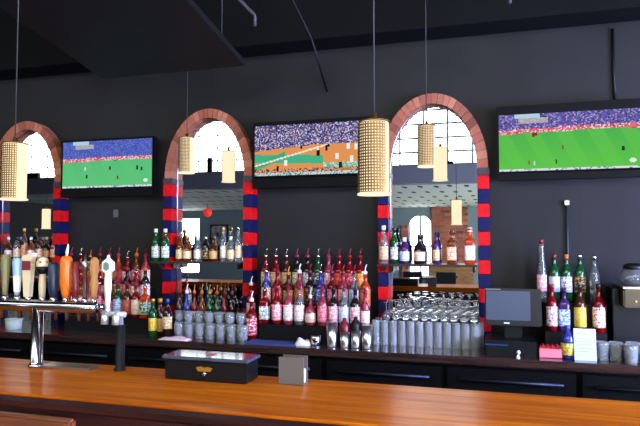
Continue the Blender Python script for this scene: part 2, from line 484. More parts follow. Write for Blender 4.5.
MB().tube([(x - .05, -1.9, 3.08), (x - .01, -.62, 2.99), (x, -.56, 2.98), (x, -.55, 2.96), (x, -.55, 2.91)], .011, 10).build('pipe', PIPE, t)
MB().tube([(x - .03, -1.2, 3.03), (x - .03, -1.2, ZC - .002)], .004, 6).build('hanger', BLACK, t)
x = ax(513, -.5)
tag(MB().tube([(x, -.5, 2.9), (x, -.5, ZC - .002)], .011, 10).build('sprinkler_pipe', PIPE), 'straight grey pipe dropping from the ceiling above the right screen', 'pipe')
x = ax(312, -.3)
tag(MB().tube([(x - .1, -1.9, 3.4), (x - .05, -.9, 3.15), (x, -.32, 2.88), (x + .02, -.3, 2.8), (x + .02, -.012, 2.6)], .008, 8).build('ceiling_cable', BLACK), 'black cable running down from the ceiling above the basketball screen', 'cable')
x = ax(617, -.01)
tag(MB().tube([(x, -.012, 2.86), (x, -.012, 2.6), (x + .005, -.012, 2.39)], .009, 8).build('power_cable', BLACK), 'black cable on the wall above the bright green soccer screen', 'cable')
t = thing('wall_conduit', 'thin dark conduit running down the wall behind the green bottles', 'conduit', (ax(567, 0), 0, 0))
MB().tube([(0, -.012, 1.2), (0, -.012, 1.79)], .007, 8).build('conduit', mat('conduit_paint', (24, 40, 46), .5), t)
MB().box(-.014, .014, -.028, -.001, 1.78, 1.81, .003).build('clip', STEEL, t)
x = ax(116, 0)
tag(MB().box(x - .02, x + .02, -.012, -.001, 1.74, 1.80, .003).build('wall_switch', mat('switch_grey', (78, 78, 80), .5)), 'small grey switch plate on the wall below the pale soccer screen', 'switch')

# ------------------------------------------------------------------ back counter and coolers
CF = -.56
c = MB().box(-6.0, XR - .01, CF, -.001, .875, ZCT, .006).build('back_counter', CTOP)
tag(c, 'long dark brown counter along the mirror wall carrying bottles and glasses', 'counter')
CDOOR = mat('cooler_black', (4, 4, 5), .5, spec=.15)
HSTEEL = mat('handle_steel', (52, 56, 64), .5, metal=1.0)
def cooler():
    t = thing('bar_cooler', 'x', 'cooler', (0, 0, 0), 'coolers under the back counter')
    MB().box(0, .695, CF + .05, -.02, .02, .87).build('cabinet', CDOOR, t)
    d = MB().box(.012, .683, CF + .018, CF + .049, .1, .855, .004).build('door', CDOOR, t)
    h = MB(); h.tube([(.08, CF - .018, .80), (.62, CF - .018, .80)], .009, 10)
    for xx in (.1, .6): h.tube([(xx, CF - .018, .80), (xx, CF + .02, .80)], .006, 8)
    h.build('handle', HSTEEL, d)
    MB().box(.02, .675, CF + .06, -.05, 0, .02).build('kick_base', BLKPL, t)
    return t
cool_names = ['farthest from the coffee brewer', 'second from the far end of the counter', 'third from the far end of the counter', 'under the bottle rack behind the taps', 'under the glasses below the middle mirror',
              'below the bottle rack under the basketball screen', 'below the upturned glasses', 'below the till screen', 'below the white card']
ck = cooler()
for i in range(9):
    loc = (-5.2 + .7 * i, 0, 0); lab = 'black bar cooler with chrome handle, ' + cool_names[min(i, 9)]
    if i == 0: ck.location = loc; ck['label'] = lab
    else: copy_tree(ck, loc, lab)

# ------------------------------------------------------------------ front bar
BT = 1.10
t = thing('bar_counter', 'polished orange-brown wooden bar along the bottom with dark panelled front', 'bar', (0, 0, 0))
tp = MB(); nb = 5
for k in range(nb):
    ya = -2.49 + .428 * k / nb; tp.box(-6.0, 2.6, ya + .0004, ya + .428 / nb - .0004, BT - .045, BT, .0008)
tp.build('top', WOOD, t)
MB().box(-6.0, 2.6, -2.57, -2.4915, BT - .08, BT - .003, .016).build('arm_rail', WOODD, t)
MB().box(-6.0, 2.6, -2.46, -2.39, .0, BT - .046).build('front_panel', WOODD, t)
MB().box(-6.0, 2.6, -2.389, -2.12, .9, BT - .046).build('back_ledge', BLACK, t)
# bar stool standing at the near side, its back rail showing
t = thing('bar_stool', 'bar stool with brown wooden back rail in front of the bar', 'bar stool', (-1.30, -2.84, 0))
STW = noise_mat('stool_wood', (104, 56, 34), (128, 74, 46), 5, (1, 8, 8), rough=.4)
MB().box(-.19, .19, -.19, .17, .72, .77, .015).build('seat', mat('stool_leather', (36, 24, 22), .45), t)
for sx in (-1, 1):
    for sy in (-1, 1): MB().tube([(sx * .16, sy * .14, .72), (sx * .2, sy * .18, 0)], [.017, .014], 8).build('leg', WOODD, t)
    MB().tube([(sx * .17, .15, .72), (sx * .165, .215, 1.06)], .013, 8).build('back_post', WOODD, t)
MB().box(-.2, .2, .205, .235, 1.01, 1.083, .008).build('back_rail', STW, t)
MB().tube([(-.18, -.16, .25), (.18, -.16, .25)], .01, 8).build('footrest', STEEL, t)
MB().lathe([(0, 0), (.008, 0), (.008, .014), (0, .016)], (.201, .215, 1.05), 12, axis='x').build('rail_bolt', CHROME, t)
# ------------------------------------------------------------------ things on the bar
bx0, bx1 = ax(166, -2.2), ax(247, -2.2)
t = thing('bar_caddy', 'black lidded box with a gold emblem standing on the polished bar', 'box', ((bx0 + bx1) / 2, -2.2, BT))
hw = (bx1 - bx0) / 2
MB().box(-hw, hw, 0, .1, .001, .068, .004).build('case', BLKPL, t)
lid = MB(); lid.box(-hw - .008, hw + .008, -.006, .106, .069, .08, .003); lid = lid.build('lid', mat('lid_gloss', (70, 76, 92), .12, coat=.8), t)
MB().box(-.012, .012, .035, .06, .0803, .0815).build('sticker', mat('sticker_red', (190, 60, 70), .5), lid)
e = MB(); e.prism([(-.022, .034), (.022, .034), (.03, .046), (.012, .05), (0, .046), (-.012, .05), (-.03, .046)], -.003, -.0002); e.build('emblem', mat('emblem_gold', (176, 128, 44), .4, metal=.6), t)
MB().lathe([(0, 0), (.007, 0), (.007, .003), (0, .003)], (0, -.004, .026), 12, axis='y').build('lock', CHROME, t)
x0, x1 = ax(279.5, -2.16), ax(304, -2.16)
t = thing('napkin_holder', 'frosted napkin holder with white napkins at the back edge of the bar', 'napkin holder', ((x0 + x1) / 2, -2.16, BT))
hw = (x1 - x0) / 2
ho = MB(); ho.box(-hw, hw, -.003, .001, .002, .088); ho.box(-hw, hw, .038, .042, .002, .088); ho.box(-hw, hw, -.003, .042, 0, .004)
ho.build('frosted_panel', mat('frosted_plastic', (112, 104, 100), .45, trans=.3), t)
MB().box(-hw + .003, hw - .003, .004, .034, .005, .05, .002).build('napkin', mat('napkin_white', (190, 184, 186), .8), t)
# drip tray below the taps
t = thing('drip_tray', 'shallow steel drip tray on the bar under the beer taps', 'tray', (0, 0, BT))
xa, xb = ax(49, -2.14), ax(97, -2.14)
MB().box(xa, xb, -2.17, -2.105, 0, .008, .002).build('tray', STEEL, t)

# ------------------------------------------------------------------ beer towers
def tap_handle(parent, x, y, z, kind):
    h = None
    if kind == 'olive':
        h = MB().lathe([(0, 0), (.009, 0), (.012, .03), (.019, .14), (.017, .18), (0, .185)], n=14).build('tap_handle', mat('tap_olive', (120, 116, 74), .4), parent, (x, y, z)); h['label'] = 'olive green handle'
    elif kind == 'blue':
        h = MB().lathe([(0, 0), (.008, 0), (.012, .03), (.02, .15), (.016, .165), (0, .167)], n=14).build('tap_handle', mat('tap_pale_blue', (150, 176, 206), .35), parent, (x, y, z)); h['label'] = 'pale blue and white handle'
        MB().lathe([(.0125, .02), (.0165, .09), (.0163, .09), (.012, .02)], n=14).build('handle_band', mat('tap_white', (225, 222, 216), .35), h)
    elif kind == 'cream':
        bm = MB(); bm.prism([(-.011, 0), (.011, 0), (.022, .16), (.03, .19), (-.024, .176), (-.022, .14)], -.012, .012)
        h = bm.build('tap_handle', mat('tap_cream', (214, 196, 160), .4), parent, (x, y, z)); h['label'] = 'cream wedge handle with maroon patch'
        MB().box(-.018, .02, -.015, -.0125, .115, .155).build('handle_badge', mat('tap_maroon', (110, 34, 48), .4), h)
    elif kind == 'skull':
        h = MB().lathe([(0, 0), (.012, 0), (.014, .05), (.011, .1), (.02, .115), (.024, .14), (.02, .165), (0, .175)], n=16).build('tap_handle', mat('tap_bone', (208, 190, 158), .45), parent, (x, y, z)); h['label'] = 'bone handle with orange and black knobbed top'
        g = MB()
        for a in range(5): g.lathe([(0, -.009), (.008, -.004), (.008, .004), (0, .009)], (.016 * math.cos(a * 1.257), .016 * math.sin(a * 1.257), .15), 8)
        g.build('knob_top', mat('tap_orange_dark', (196, 104, 44), .4), h)
        MB().lathe([(.0165, .1), (.0255, .122), (.0255, .132), (.015, .104)], n=16).build('handle_band', BLKPL, h)
    elif kind == 'navy':
        h = MB().lathe([(0, 0), (.012, 0), (.02, .04), (.021, .14), (.012, .15), (0, .152)], n=14).build('tap_handle', mat('tap_navy', (30, 40, 66), .4), parent, (x, y, z)); h['label'] = 'dark navy handle'
    elif kind == 'orange':
        h = MB().lathe([(0, 0), (.012, 0), (.016, .02), (.023, .06), (.024, .15), (.02, .172), (.008, .178), (0, .178)], n=18).build('tap_handle', mat('tap_orange', (206, 104, 22), .35), parent, (x, y, z)); h['label'] = 'fat orange handle with a white spike on top'
        MB().tube([(0, 0, .176), (.004, 0, .2), (.007, 0, .228)], [.005, .006, .002], 8).build('spike', mat('tap_white', (225, 222, 216), .35), h)
    elif kind == 'red':
        h = MB().lathe([(0, 0), (.009, 0), (.012, .04), (.012, .15), (0, .155)], n=12).build('tap_handle', mat('tap_red', (120, 34, 36), .4), parent, (x, y, z)); h['label'] = 'dark red handle'
    elif kind == 'grey':
        h = MB().lathe([(0, 0), (.008, 0), (.008, .12), (.013, .125), (.013, .15), (.005, .16), (.003, .185), (0, .185)], n=12).build('tap_handle', STEEL, parent, (x, y, z)); h['label'] = 'grey metal handle'
        MB().box(-.018, .018, -.005, .005, .15, .156).build('crossbar', STEEL, h)
    elif kind == 'tan':
        h = MB().lathe([(0, 0), (.01, 0), (.012, .03), (.018, .06), (.012, .09), (.018, .12), (.016, .16), (.008, .172), (0, .174)], n=14).build('tap_handle', mat('tap_tan', (176, 122, 66), .45), parent, (x, y, z)); h['label'] = 'carved tan wooden handle'
    elif kind == 'white':
        h = MB().lathe([(0, 0), (.010, 0), (.012, .03), (.018, .1), (.016, .13), (.012, .15), (0, .15)], n=16).build('tap_handle', mat('tap_white', (225, 222, 216), .35), parent, (x, y, z)); h['label'] = 'white handle with a six-sided head'
        hd = MB(); hd.prism([(.03 * math.cos(PI / 6 + k * PI / 3), .178 + .034 * math.sin(PI / 6 + k * PI / 3)) for k in range(6)], -.014, .014)
        hd.lathe([(0, .212), (.009, .212), (.006, .226), (0, .228)], n=10)
        hd = hd.build('hex_head', mat('tap_white', (225, 222, 216), .35), h)
        MB().prism([(.018 * math.cos(PI / 6 + k * PI / 3), .178 + .02 * math.sin(PI / 6 + k * PI / 3)) for k in range(6)], -.0165, -.0145).build('hex_badge', mat('tap_badge', (96, 126, 120), .4), hd)
    return h
TY = -2.155
t = thing('beer_tower', 'chrome T-shaped beer tower with a row of coloured tap handles', 'beer tap tower', (0, 0, BT))
PZ = 1.322 - BT
cxp = ax(39.5, TY)
MB().lathe([(0, 0), (.029, 0), (.029, .006), (.026, .01), (.0215, .016), (.0215, PZ - .005), (0, PZ - .005)], (cxp, TY, 0), 28).build('column', CHROME, t)
xe = ax(98, TY); xs = ax(-60, TY)
MB().lathe([(0, 0), (.019, 0), (.022, .004), (.022, xe - xs - .004), (.019, xe - xs), (0, xe - xs)], (xs, TY, PZ), 24, axis='x').build('cross_pipe', CHROME, t)
hz = PZ + .020
for px, kind in ((-12, 'navy'), (6.5, 'olive'), (18.5, 'blue'), (29.5, 'cream'), (43.5, 'skull'), (54.5, 'navy'), (67, 'orange'), (76.5, 'red'), (86, 'grey'), (95, 'tan')):
    x = ax(px, TY)
    f = MB(); f.lathe([(0, 0), (.012, 0), (.012, .008), (.008, .02), (0, .02)], (x, TY, hz - .002), 12)
    f.tube([(x, TY + .02, PZ), (x, TY + .06, PZ), (x, TY + .075, PZ - .02), (x, TY + .078, PZ - .06)], .009, 8)
    f.build('faucet', CHROME, t)
    tap_handle(t, x, TY, hz + .012, kind).scale = (.95, .95, .86)
t = thing('beer_tower', 'short dark beer tower with twin chrome spouts and one white six-sided tap handle', 'beer tap tower', (0, 0, BT))
x = ax(117, TY)
MB().lathe([(0, 0), (.022, 0), (.022, .006), (.016, .01), (.016, .16), (0, .165)], (x, TY + .03, 0), 24).build('column', BLACK, t)
xh = ax(111, TY)
SATIN = mat('satin_steel', (206, 206, 208), .42, metal=.7)
f = MB(); f.tube([(xh - .02, TY - .01, .206), (x + .045, TY - .01, .204)], .010, 10)
for xx in (xh - .006, x + .014): f.tube([(xx, TY - .01, .206), (xx, TY - .018, .195), (xx, TY - .02, .168)], [.010, .013, .013], 10)
f.tube([(x, TY + .03, .16), (x, TY + .028, .195), (x, TY - .01, .206)], .01, 10)
f.tube([(xh, TY - .012, .206), (xh, TY - .012, .226)], [.008, .010], 10)
f.build('faucet', SATIN, t)
tap_handle(t, xh, TY - .012, .226, 'white').scale = (.72, .8, .82)

# ------------------------------------------------------------------ bottles
GL = {'clear': mat('bottle_clear', (206, 214, 212), .05, trans=.85), 'amber': mat('bottle_amber', (150, 66, 14), .05, trans=.55), 'green': mat('bottle_green', (22, 92, 42), .05, trans=.5),
      'red': mat('bottle_red', (124, 8, 14), .08, trans=.3), 'pink': mat('bottle_pink', (176, 60, 80), .08, trans=.5), 'dark': mat('bottle_dark', (34, 20, 20), .06, trans=.2), 'blue': mat('bottle_blue', (52, 64, 150), .06, trans=.4),
      'brown': mat('bottle_brown', (84, 36, 18), .05, trans=.4), 'orange': mat('bottle_orange', (200, 66, 14), .06, trans=.4), 'purple': mat('bottle_purple', (72, 36, 96), .06, trans=.35), 'yellow': mat('bottle_yellow', (206, 170, 50), .06, trans=.4)}
LC = {'white': (232, 228, 226), 'cream': (226, 206, 170), 'pink': (224, 140, 152), 'red': (196, 38, 44), 'blue': (70, 84, 170), 'gold': (206, 160, 62), 'yellow': (232, 196, 60), 'orange': (228, 112, 40), 'black': (30, 28, 30), 'green': (60, 120, 70), 'pale blue': (176, 192, 226), 'olive': (138, 124, 66), 'tan': (198, 150, 104)}
SH = {  # profile (r, z), label z range, top (z, r), square?
    'round': ([(0, 0), (.033, 0), (.0365, .005), (.0365, .150), (.033, .168), (.018, .195), (.0135, .207), (.0135, .25), (.0155, .252), (.0155, .262), (0, .262)], (.028, .14, .0365), (.262, .0145), 0),
    'tall': ([(0, 0), (.030, 0), (.0335, .005), (.0335, .180), (.030, .2), (.016, .225), (.0125, .24), (.0125, .282), (.015, .284), (.015, .294), (0, .294)], (.05, .15, .0335), (.294, .0145), 0),
    'square': ([(0, 0), (.031, 0), (.034, .004), (.034, .150), (.030, .168), (.016, .185), (.0135, .192), (.0135, .225), (.016, .227), (.016, .24), (0, .24)], (.03, .125, .034), (.24, .0145), .02),
    'wine': ([(0, 0), (.032, 0), (.0365, .005), (.0365, .175), (.034, .195), (.024, .222), (.0155, .24), (.0135, .25), (.0135, .285), (.015, .287), (.015, .297), (0, .297)], (.07, .165, .0365), (.297, .0145), 0),
    'squat': ([(0, 0), (.038, 0), (.043, .006), (.044, .08), (.040, .108), (.024, .135), (.014, .15), (.0125, .19), (.0155, .192), (.0155, .202), (0, .202)], (.022, .085, .0436), (.202, .0145), 0),
    'long': ([(0, 0), (.030, 0), (.0335, .005), (.0322, .07), (.0322, .175), (.028, .2), (.020, .25), (.0145, .33), (.0145, .37), (.017, .372), (.017, .38), (0, .38)], (.07, .17, .0322), (.38, .016), 0),
    'jug': ([(0, 0), (.030, 0), (.034, .005), (.036, .09), (.034, .115), (.020, .14), (.013, .155), (.013, .175), (0, .175)], (.02, .085, .0358), (.175, .0135), 0),
    'slimmer': ([(0, 0), (.027, 0), (.030, .004), (.030, .145), (.026, .165), (.013, .19), (.012, .232), (.0145, .234), (.0145, .243), (0, .243)], (.03, .115, .030), (.243, .014), 0)}
MC = {}
def cached(key, fn):
    if key not in MC: MC[key] = fn()
    return MC[key]
TOPC = {'red': mat('top_red', (112, 16, 26), .3), 'black': mat('top_black', (24, 20, 22), .35), 'steel': CHROME, 'gold': mat('top_gold', (196, 150, 60), .35, metal=.6), 'white': mat('top_white', (220, 216, 212), .4), 'pink': mat('top_pink', (112, 38, 52), .3),
        'green': mat('top_green', (30, 100, 60), .4), 'orange': mat('top_orange', (190, 90, 40), .4), 'blue': mat('top_blue', (50, 70, 150), .4)}
def bottle(x, y, z, shape, glass, lab, lab2, top, topc, text, group, s=1.0, slim=1.0):
    prof, (l0, l1, lr), (tz, tr), sq = SH[shape]
    o = thing('bottle', text, 'bottle', (x, y, z + .0007), group, random.uniform(-.5, .5) if not sq else random.uniform(-.12, .12))
    o.scale = (s * slim, s * slim, s)
    link('body', cached(('b', shape, glass), lambda: MB().lathe(prof, n=32 if sq else 20, square=sq, rot=PI / 32 if sq else 0).mesh('body', GL[glass])), o)
    if lab:
        def mk():
            r0, r1 = lr + .0009, lr + .0002
            return MB().lathe([(r1, l0), (r0, l0 + .0005), (r0, l1 - .0005), (r1, l1)], n=32 if sq else 20, square=sq, rot=PI / 32 if sq else 0).mesh('label', label_mat(LC[lab], LC[lab2]))
        link('label', cached(('l', shape, lab, lab2), mk), o)
    if top == 'pourer':
        def mk():
            m = MB(); m.lathe([(tr - .004, -.012), (tr + .0015, -.012), (tr + .0015, .006), (.008, .012), (.006, .016), (0, .016)], n=14)
            m.tube([(0, 0, .012), (.001, 0, .028), (.006, 0, .046), (.012, 0, .058)], [.005, .0045, .004, .003], 8)
            return m.mesh('pour_spout', TOPC[topc])
        p = link('pour_spout', cached(('p', round(tr, 4), topc), mk), o, (0, 0, tz))
    elif top == 'cap':
        link('cap', cached(('c', round(tr, 4), topc), lambda: MB().lathe([(tr - .004, -.022), (tr + .0012, -.022), (tr + .0014, .004), (tr - .001, .006), (0, .006)], n=16).mesh('cap', TOPC[topc])), o, (0, 0, tz))
    return o
ORD = ['first', 'second', 'third', 'fourth', 'fifth', 'sixth', 'seventh', 'eighth', 'ninth', 'tenth', 'eleventh', 'twelfth']
GW = {'clear': 'clear', 'dark': 'dark', 'amber': 'amber'}
def btext(glass, lab, k, n, where):
    pos = 'first from the left' if k == 0 else ('last to the right' if k == n - 1 else ORD[k] + ' from the left')
    return '%s bottle, %s, %s, %s' % (glass, (lab + ' label') if lab else 'no label', pos, where)
LED = emit_mat('red_led', (255, 20, 30), 2.2)
def rack(px0, px1, label, steps, name='bottle_rack', led=True):
    """stepped stand: steps = [(front y, back y, top z)]"""
    t = thing(name, label, 'bottle rack', (0, 0, ZCT))
    for k, (ya, yb, zt) in enumerate(steps):
        x0, x1 = ax(px0, ya), ax(px1, ya)
        s = MB().box(x0, x1, ya, yb, 0, zt - ZCT, .003).build('step', BLKPL, t)
        if led and k > 0:
            MB().box(x0 + .02, x1 - .06, yb - .006, yb - .001, zt - ZCT, zt - ZCT + .006).build('light_strip', LED, s)
    return t
STEPS = [(-.345, -.255, 1.02), (-.254, -.165, 1.12), (-.164, -.07, 1.22)]
rack(259.5, 369.5, 'black stepped bottle rack with red light strips under the basketball screen', STEPS)
rack(66, 149.5, 'black stepped bottle rack with red light strips behind the beer taps', STEPS)
mid = [  # bottom step, middle step, top step
    [(265, 'square', 'red', 'white', 'green', 'steel'), (277, 'round', 'red', 'pink', 'white', 'red'), (288.5, 'round', 'pink', 'white', 'pink', 'red'), (299.5, 'round', 'clear', 'white', 'pink', 'red'),
     (310.5, 'squat', 'pink', 'cream', 'pink', 'white'), (322.5, 'round', 'pink', 'pink', 'red', 'red'), (333.5, 'round', 'dark', 'pink', 'white', 'black'), (344, 'round', 'clear', 'pale blue', 'white', 'red'), (355, 'round', 'dark', 'pink', 'white', 'black'), (365, 'slimmer', 'pink', 'white', 'pink', 'red')],
    [(266.5, 'round', 'blue', 'white', 'orange', 'steel'), (277.5, 'round', 'red', 'red', 'pink', 'red'), (288.5, 'square', 'brown', 'olive', 'gold', 'gold'), (299.5, 'round', 'pink', 'orange', 'pink', 'white'),
     (310, 'round', 'dark', 'black', 'tan', 'red'), (320.5, 'round', 'blue', 'blue', 'pale blue', 'steel'), (332, 'round', 'red', 'pink', 'red', 'pink'), (343, 'round', 'pink', 'pink', 'white', 'red'), (354, 'round', 'clear', 'pale blue', 'white', 'red'), (365, 'round', 'orange', 'orange', 'red', 'white')],
    [(266, 'round', 'red', 'cream', 'red', 'steel'), (276, 'round', 'red', 'cream', 'orange', 'steel'), (286.5, 'round', 'brown', 'tan', 'cream', 'steel'), (297, 'round', 'dark', 'cream', 'green', 'pink'),
     (307.5, 'round', 'dark', 'white', 'black', 'pink'), (318, 'round', 'green', 'black', 'white', 'steel'), (328.5, 'round', 'pink', 'pink', 'white', 'pink'), (339, 'round', 'red', 'red', 'orange', 'red'), (349.5, 'round', 'red', 'red', 'pink', 'red'), (360, 'round', 'red', 'orange', 'yellow', 'red')]]
SN = ['bottom step', 'middle step', 'top step']
for r, row in enumerate(mid):
    y = (STEPS[r][0] + STEPS[r][1]) / 2 - .004
    for k, (px, sh, g, l1, l2, tc_) in enumerate(row):
        bottle(ax(px, y), y, STEPS[r][2], sh, g, l1, l2, 'pourer', tc_, btext(g, l1, k, len(row), SN[r] + ' under basketball'), 'bottles on the rack under the basketball screen', .9, .99 if sh != 'squat' else .85)
GLS = ['red', 'dark', 'amber', 'brown', 'pink', 'red', 'dark', 'orange', 'red']
LBS = ['red', 'pink', 'tan', 'white', 'orange', 'pink', 'red', 'cream', 'green']
leftpx = [72, 81.5, 91, 100.5, 110, 119, 128, 137, 146]
for r in range(3):
    y = (STEPS[r][0] + STEPS[r][1]) / 2 - .004
    for k, px in enumerate(leftpx):
        g = GLS[(k * 2 + r * 3) % 9]; l1 = LBS[(k + r * 4) % 9]; l2 = LBS[(k * 2 + r + 5) % 9]
        if r == 0 and k in (3, 4): g, l1, l2 = 'pink', 'pink', 'red'
        if r == 0 and k == 5: g, l1, l2 = 'green', 'pale blue', 'green'
        if l1 == l2: l2 = 'white'
        bottle(ax(px, y), y, STEPS[r][2], 'round' if (k + r) % 4 else 'square', g, l1, l2, 'pourer', ['red', 'red', 'pink', 'steel', 'orange'][(k + r) % 5], btext(g, l1, k, 9, SN[r] + ' behind the taps'), 'bottles on the rack behind the taps', .9, .99)
# red bottle standing on the counter next to the rack
bottle(ax(252, -.34), -.34, ZCT, 'round', 'red', 'red', 'white', 'pourer', 'white', 'red bottle on the counter next to the rack under basketball', None, .97)
bottle(ax(251.5, -.17), -.17, 1.0, 'tall', 'red', 'white', 'pink', 'pourer', 'white', 'tall red bottle raised on a small block against the blue and red pilaster', None, .9)
tag(MB().box(ax(251.5, -.17) - .04, ax(251.5, -.17) + .04, -.215, -.125, ZCT, 1.0, .003).build('bottle_block', BLKPL), 'small black block lifting a tall red bottle', 'block')
# two gold-labelled bottles
bottle(ax(154, -.45), -.45, ZCT, 'tall', 'green', 'yellow', 'gold', 'cap', 'gold', 'green bottle with yellow label on the counter beside the blue-topped one', None, .84)
bottle(ax(168.5, -.45), -.45, ZCT, 'wine', 'dark', 'gold', 'white', 'cap', 'blue', 'dark bottle with a wide gold label and blue top on the counter', None, .84)
bottle(ax(161, -.385), -.385, ZCT, 'slimmer', 'brown', 'gold', 'cream', 'cap', 'gold', 'slim brown bottle behind the two gold-labelled bottles', None, 1.0)
# bottles along the foot of the middle mirror
row = [(180, 'brown', 'cream', 'red'), (187.5, 'blue', 'blue', 'white'), (195, 'red', 'cream', 'orange'), (202.5, 'amber', 'cream', 'gold'), (210, 'green', 'red', 'gold'), (217.5, 'green', 'green', 'orange'), (225, 'red', 'red', 'red'), (232.5, 'dark', 'red', 'pink')]
for k, (px, g, l1, tc_) in enumerate(row):
    bottle(ax(px, -.16), -.16, ZCT + .001, 'tall', g, l1, 'white' if l1 != 'white' else 'red', 'pourer', tc_, btext(g, l1, k, len(row), 'at foot of middle mirror'), 'bottles at the foot of the middle mirror', .94, .80)
# shelf bottles, mirror above the glasses
SZ = 1.409
GRP = ['bottles on the shelf behind the taps', 'bottles on the middle mirror shelf', 'bottles on the shelf above the upturned glasses']
for px, sh, g, l1, l2, tp_, tc_, s, txt in [
    (394, 'slimmer', 'green', 'white', 'blue', 'cap', 'black', .95, 'slim green bottle with white label nearest the striped pilaster on the shelf above the glasses'),
    (404.5, 'jug', 'purple', 'pale blue', 'white', 'cap', 'white', .95, 'small purple bottle on the shelf above the glasses'),
    (419, 'squat', 'dark', 'cream', 'pink', 'cap', 'black', .93, 'squat dark bottle with cream label on the shelf above the glasses'),
    (436, 'slimmer', 'purple', 'purple' if False else 'gold', 'white', 'pourer', 'black', .8, 'purple bottle with gold label and black spout on the shelf above the glasses'),
    (451.5, 'square', 'amber', 'cream', 'orange', 'cap', 'steel', .88, 'square amber whisky bottle with silver cap on the shelf above the glasses'),
    (469.5, 'square', 'orange', 'white', 'pale blue', 'cap', 'white', .95, 'square bottle of orange spirit with white label on the shelf above the glasses')]:
    bottle(ax(px, -.08), -.08, SZ + .0005, sh, g, l1, l2, tp_, tc_, txt, GRP[2], s, .93)
x = AX[2] - AI - .04
bottle(ax(383.5, -.15), -.15, SZ, 'slimmer', 'clear', 'tan', 'cream', 'cap', 'white', 'slim clear bottle on the small bracket in front of the striped pilaster', None, 1.0)
t = thing('bracket_shelf', 'small dark bracket on the striped pilaster holding one bottle', 'bracket', (ax(383.5, -.15), 0, SZ))
MB().box(-.04, .04, -.19, -.098, -.012, -.001, .002).build('board', SHELF, t); MB().box(-.006, .006, -.17, -.098, -.045, -.012).build('bracket', BLACK, t)
shm2 = [(180, 'jug', 'amber', 'gold'), (187.5, 'squat', 'amber', 'cream'), (198, 'jug', 'clear', 'white'), (206, 'jug', 'dark', 'black'), (213.5, 'squat', 'brown', 'tan'), (223.5, 'slimmer', 'clear', 'white'), (231, 'jug', 'clear', 'cream'), (238.5, 'slimmer', 'clear', 'cream')]
for k, (px, sh, g, l1) in enumerate(shm2):
    bottle(ax(px, -.075), -.075, SZ + .0005, sh, g, l1, 'gold' if l1 != 'gold' else 'white', 'cap', ['black', 'gold', 'white', 'steel'][k % 4], btext(g, l1, k, len(shm2), 'on middle mirror shelf'), GRP[1], .9 if sh == 'squat' else 1.0, .78)
for k, (dx, px) in enumerate(((0, 156), (0, 165.5))):
    bottle(ax(px, -.15), -.15, SZ, 'slimmer', 'green', 'white', 'green', 'cap', 'white', ('green bottle with white label on bracket, farther from the middle mirror', 'green bottle with white label on bracket, right beside the middle mirror')[k], None, .95)
xm = ax(160.7, -.15)
t = thing('bracket_shelf', 'small dark bracket on a pilaster holding two green bottles', 'bracket', (xm, 0, SZ))
MB().box(-.07, .07, -.19, -.098, -.012, -.001, .002).build('board', SHELF, t); MB().box(-.006, .006, -.17, -.098, -.045, -.012).build('bracket', BLACK, t)
shm1 = [(9, 'squat', 'brown', 'white'), (17.5, 'jug', 'clear', 'cream'), (24.5, 'slimmer', 'brown', 'tan'), (31.5, 'squat', 'amber', 'white'), (40, 'jug', 'brown', 'cream'), (47, 'squat', 'dark', 'olive'), (54.5, 'jug', 'amber', 'tan')]
for k, (px, sh, g, l1) in enumerate(shm1):
    bottle(ax(px, -.075), -.075, SZ + .0005, sh, g, l1, 'red', 'cap', ['white', 'black', 'gold'][k % 3], btext(g, l1, k, len(shm1), 'on shelf behind taps'), GRP[0], .86 if sh == 'squat' else 1.0, .78)
# right-hand rack
RST = [(-.295, -.205, 1.04), (-.204, -.11, 1.19)]
rack(543.5, 605, 'black two-step bottle stand next to the coffee brewer', RST, led=False)
R1 = -.25; R2 = -.157
for px, sh, g, l1, l2, tp_, tc_, s, txt in [
    (541, 'long', 'clear', 'pink', 'white', 'cap', 'red', .98, 'very tall slender clear bottle with pink label on the stand next to the brewer'),
    (553.5, 'wine', 'green', 'pale blue', 'cream', 'cap', 'red', .955, 'green bottle with pale blue label and red cap on the stand next to the brewer'),
    (565.5, 'wine', 'green', 'white', 'blue', 'cap', 'orange', .955, 'green bottle with white label and orange cap on the stand next to the brewer'),
    (579, 'wine', 'green', 'black', 'gold', 'cap', 'steel', .955, 'dark green bottle with black label on the stand next to the brewer'),
    (593.5, 'tall', 'clear', None, None, 'cap', 'steel', .94, 'clear unlabelled bottle at the back of the stand next to the brewer')]:
    bottle(ax(px, R2), R2, RST[1][2], sh, g, l1, l2, tp_, tc_, txt, 'bottles on the stand next to the brewer', s, .88)
for px, sh, g, l1, l2, tp_, tc_, s, txt in [
    (550.5, 'round', 'red', 'white', 'red', 'cap', 'red', 1.0, 'red bottle with white and red label at the front of the stand beside the till'),
    (562.5, 'square', 'purple', 'pale blue', 'blue', 'cap', 'black', 1.0, 'square purple bottle with pale blue label at the front of the stand'),
    (578.5, 'round', 'brown', 'yellow', 'gold', 'cap', 'black', 1.0, 'brown bottle with yellow label at the front of the stand'),
    (597, 'round', 'red', 'white', 'red', 'cap', 'black', 1.02, 'dark red bottle with white and red label at the front of the stand')]:
    bottle(ax(px, R1), R1, RST[0][2], sh, g, l1, l2, tp_, tc_, txt, 'bottles on the stand next to the brewer', s, .88)
bottle(ax(565.5, -.44), -.44, ZCT, 'jug', 'blue', 'yellow', 'green', 'cap', 'blue', 'small blue bottle with yellow-green label between the red box and the white card', None, .98)

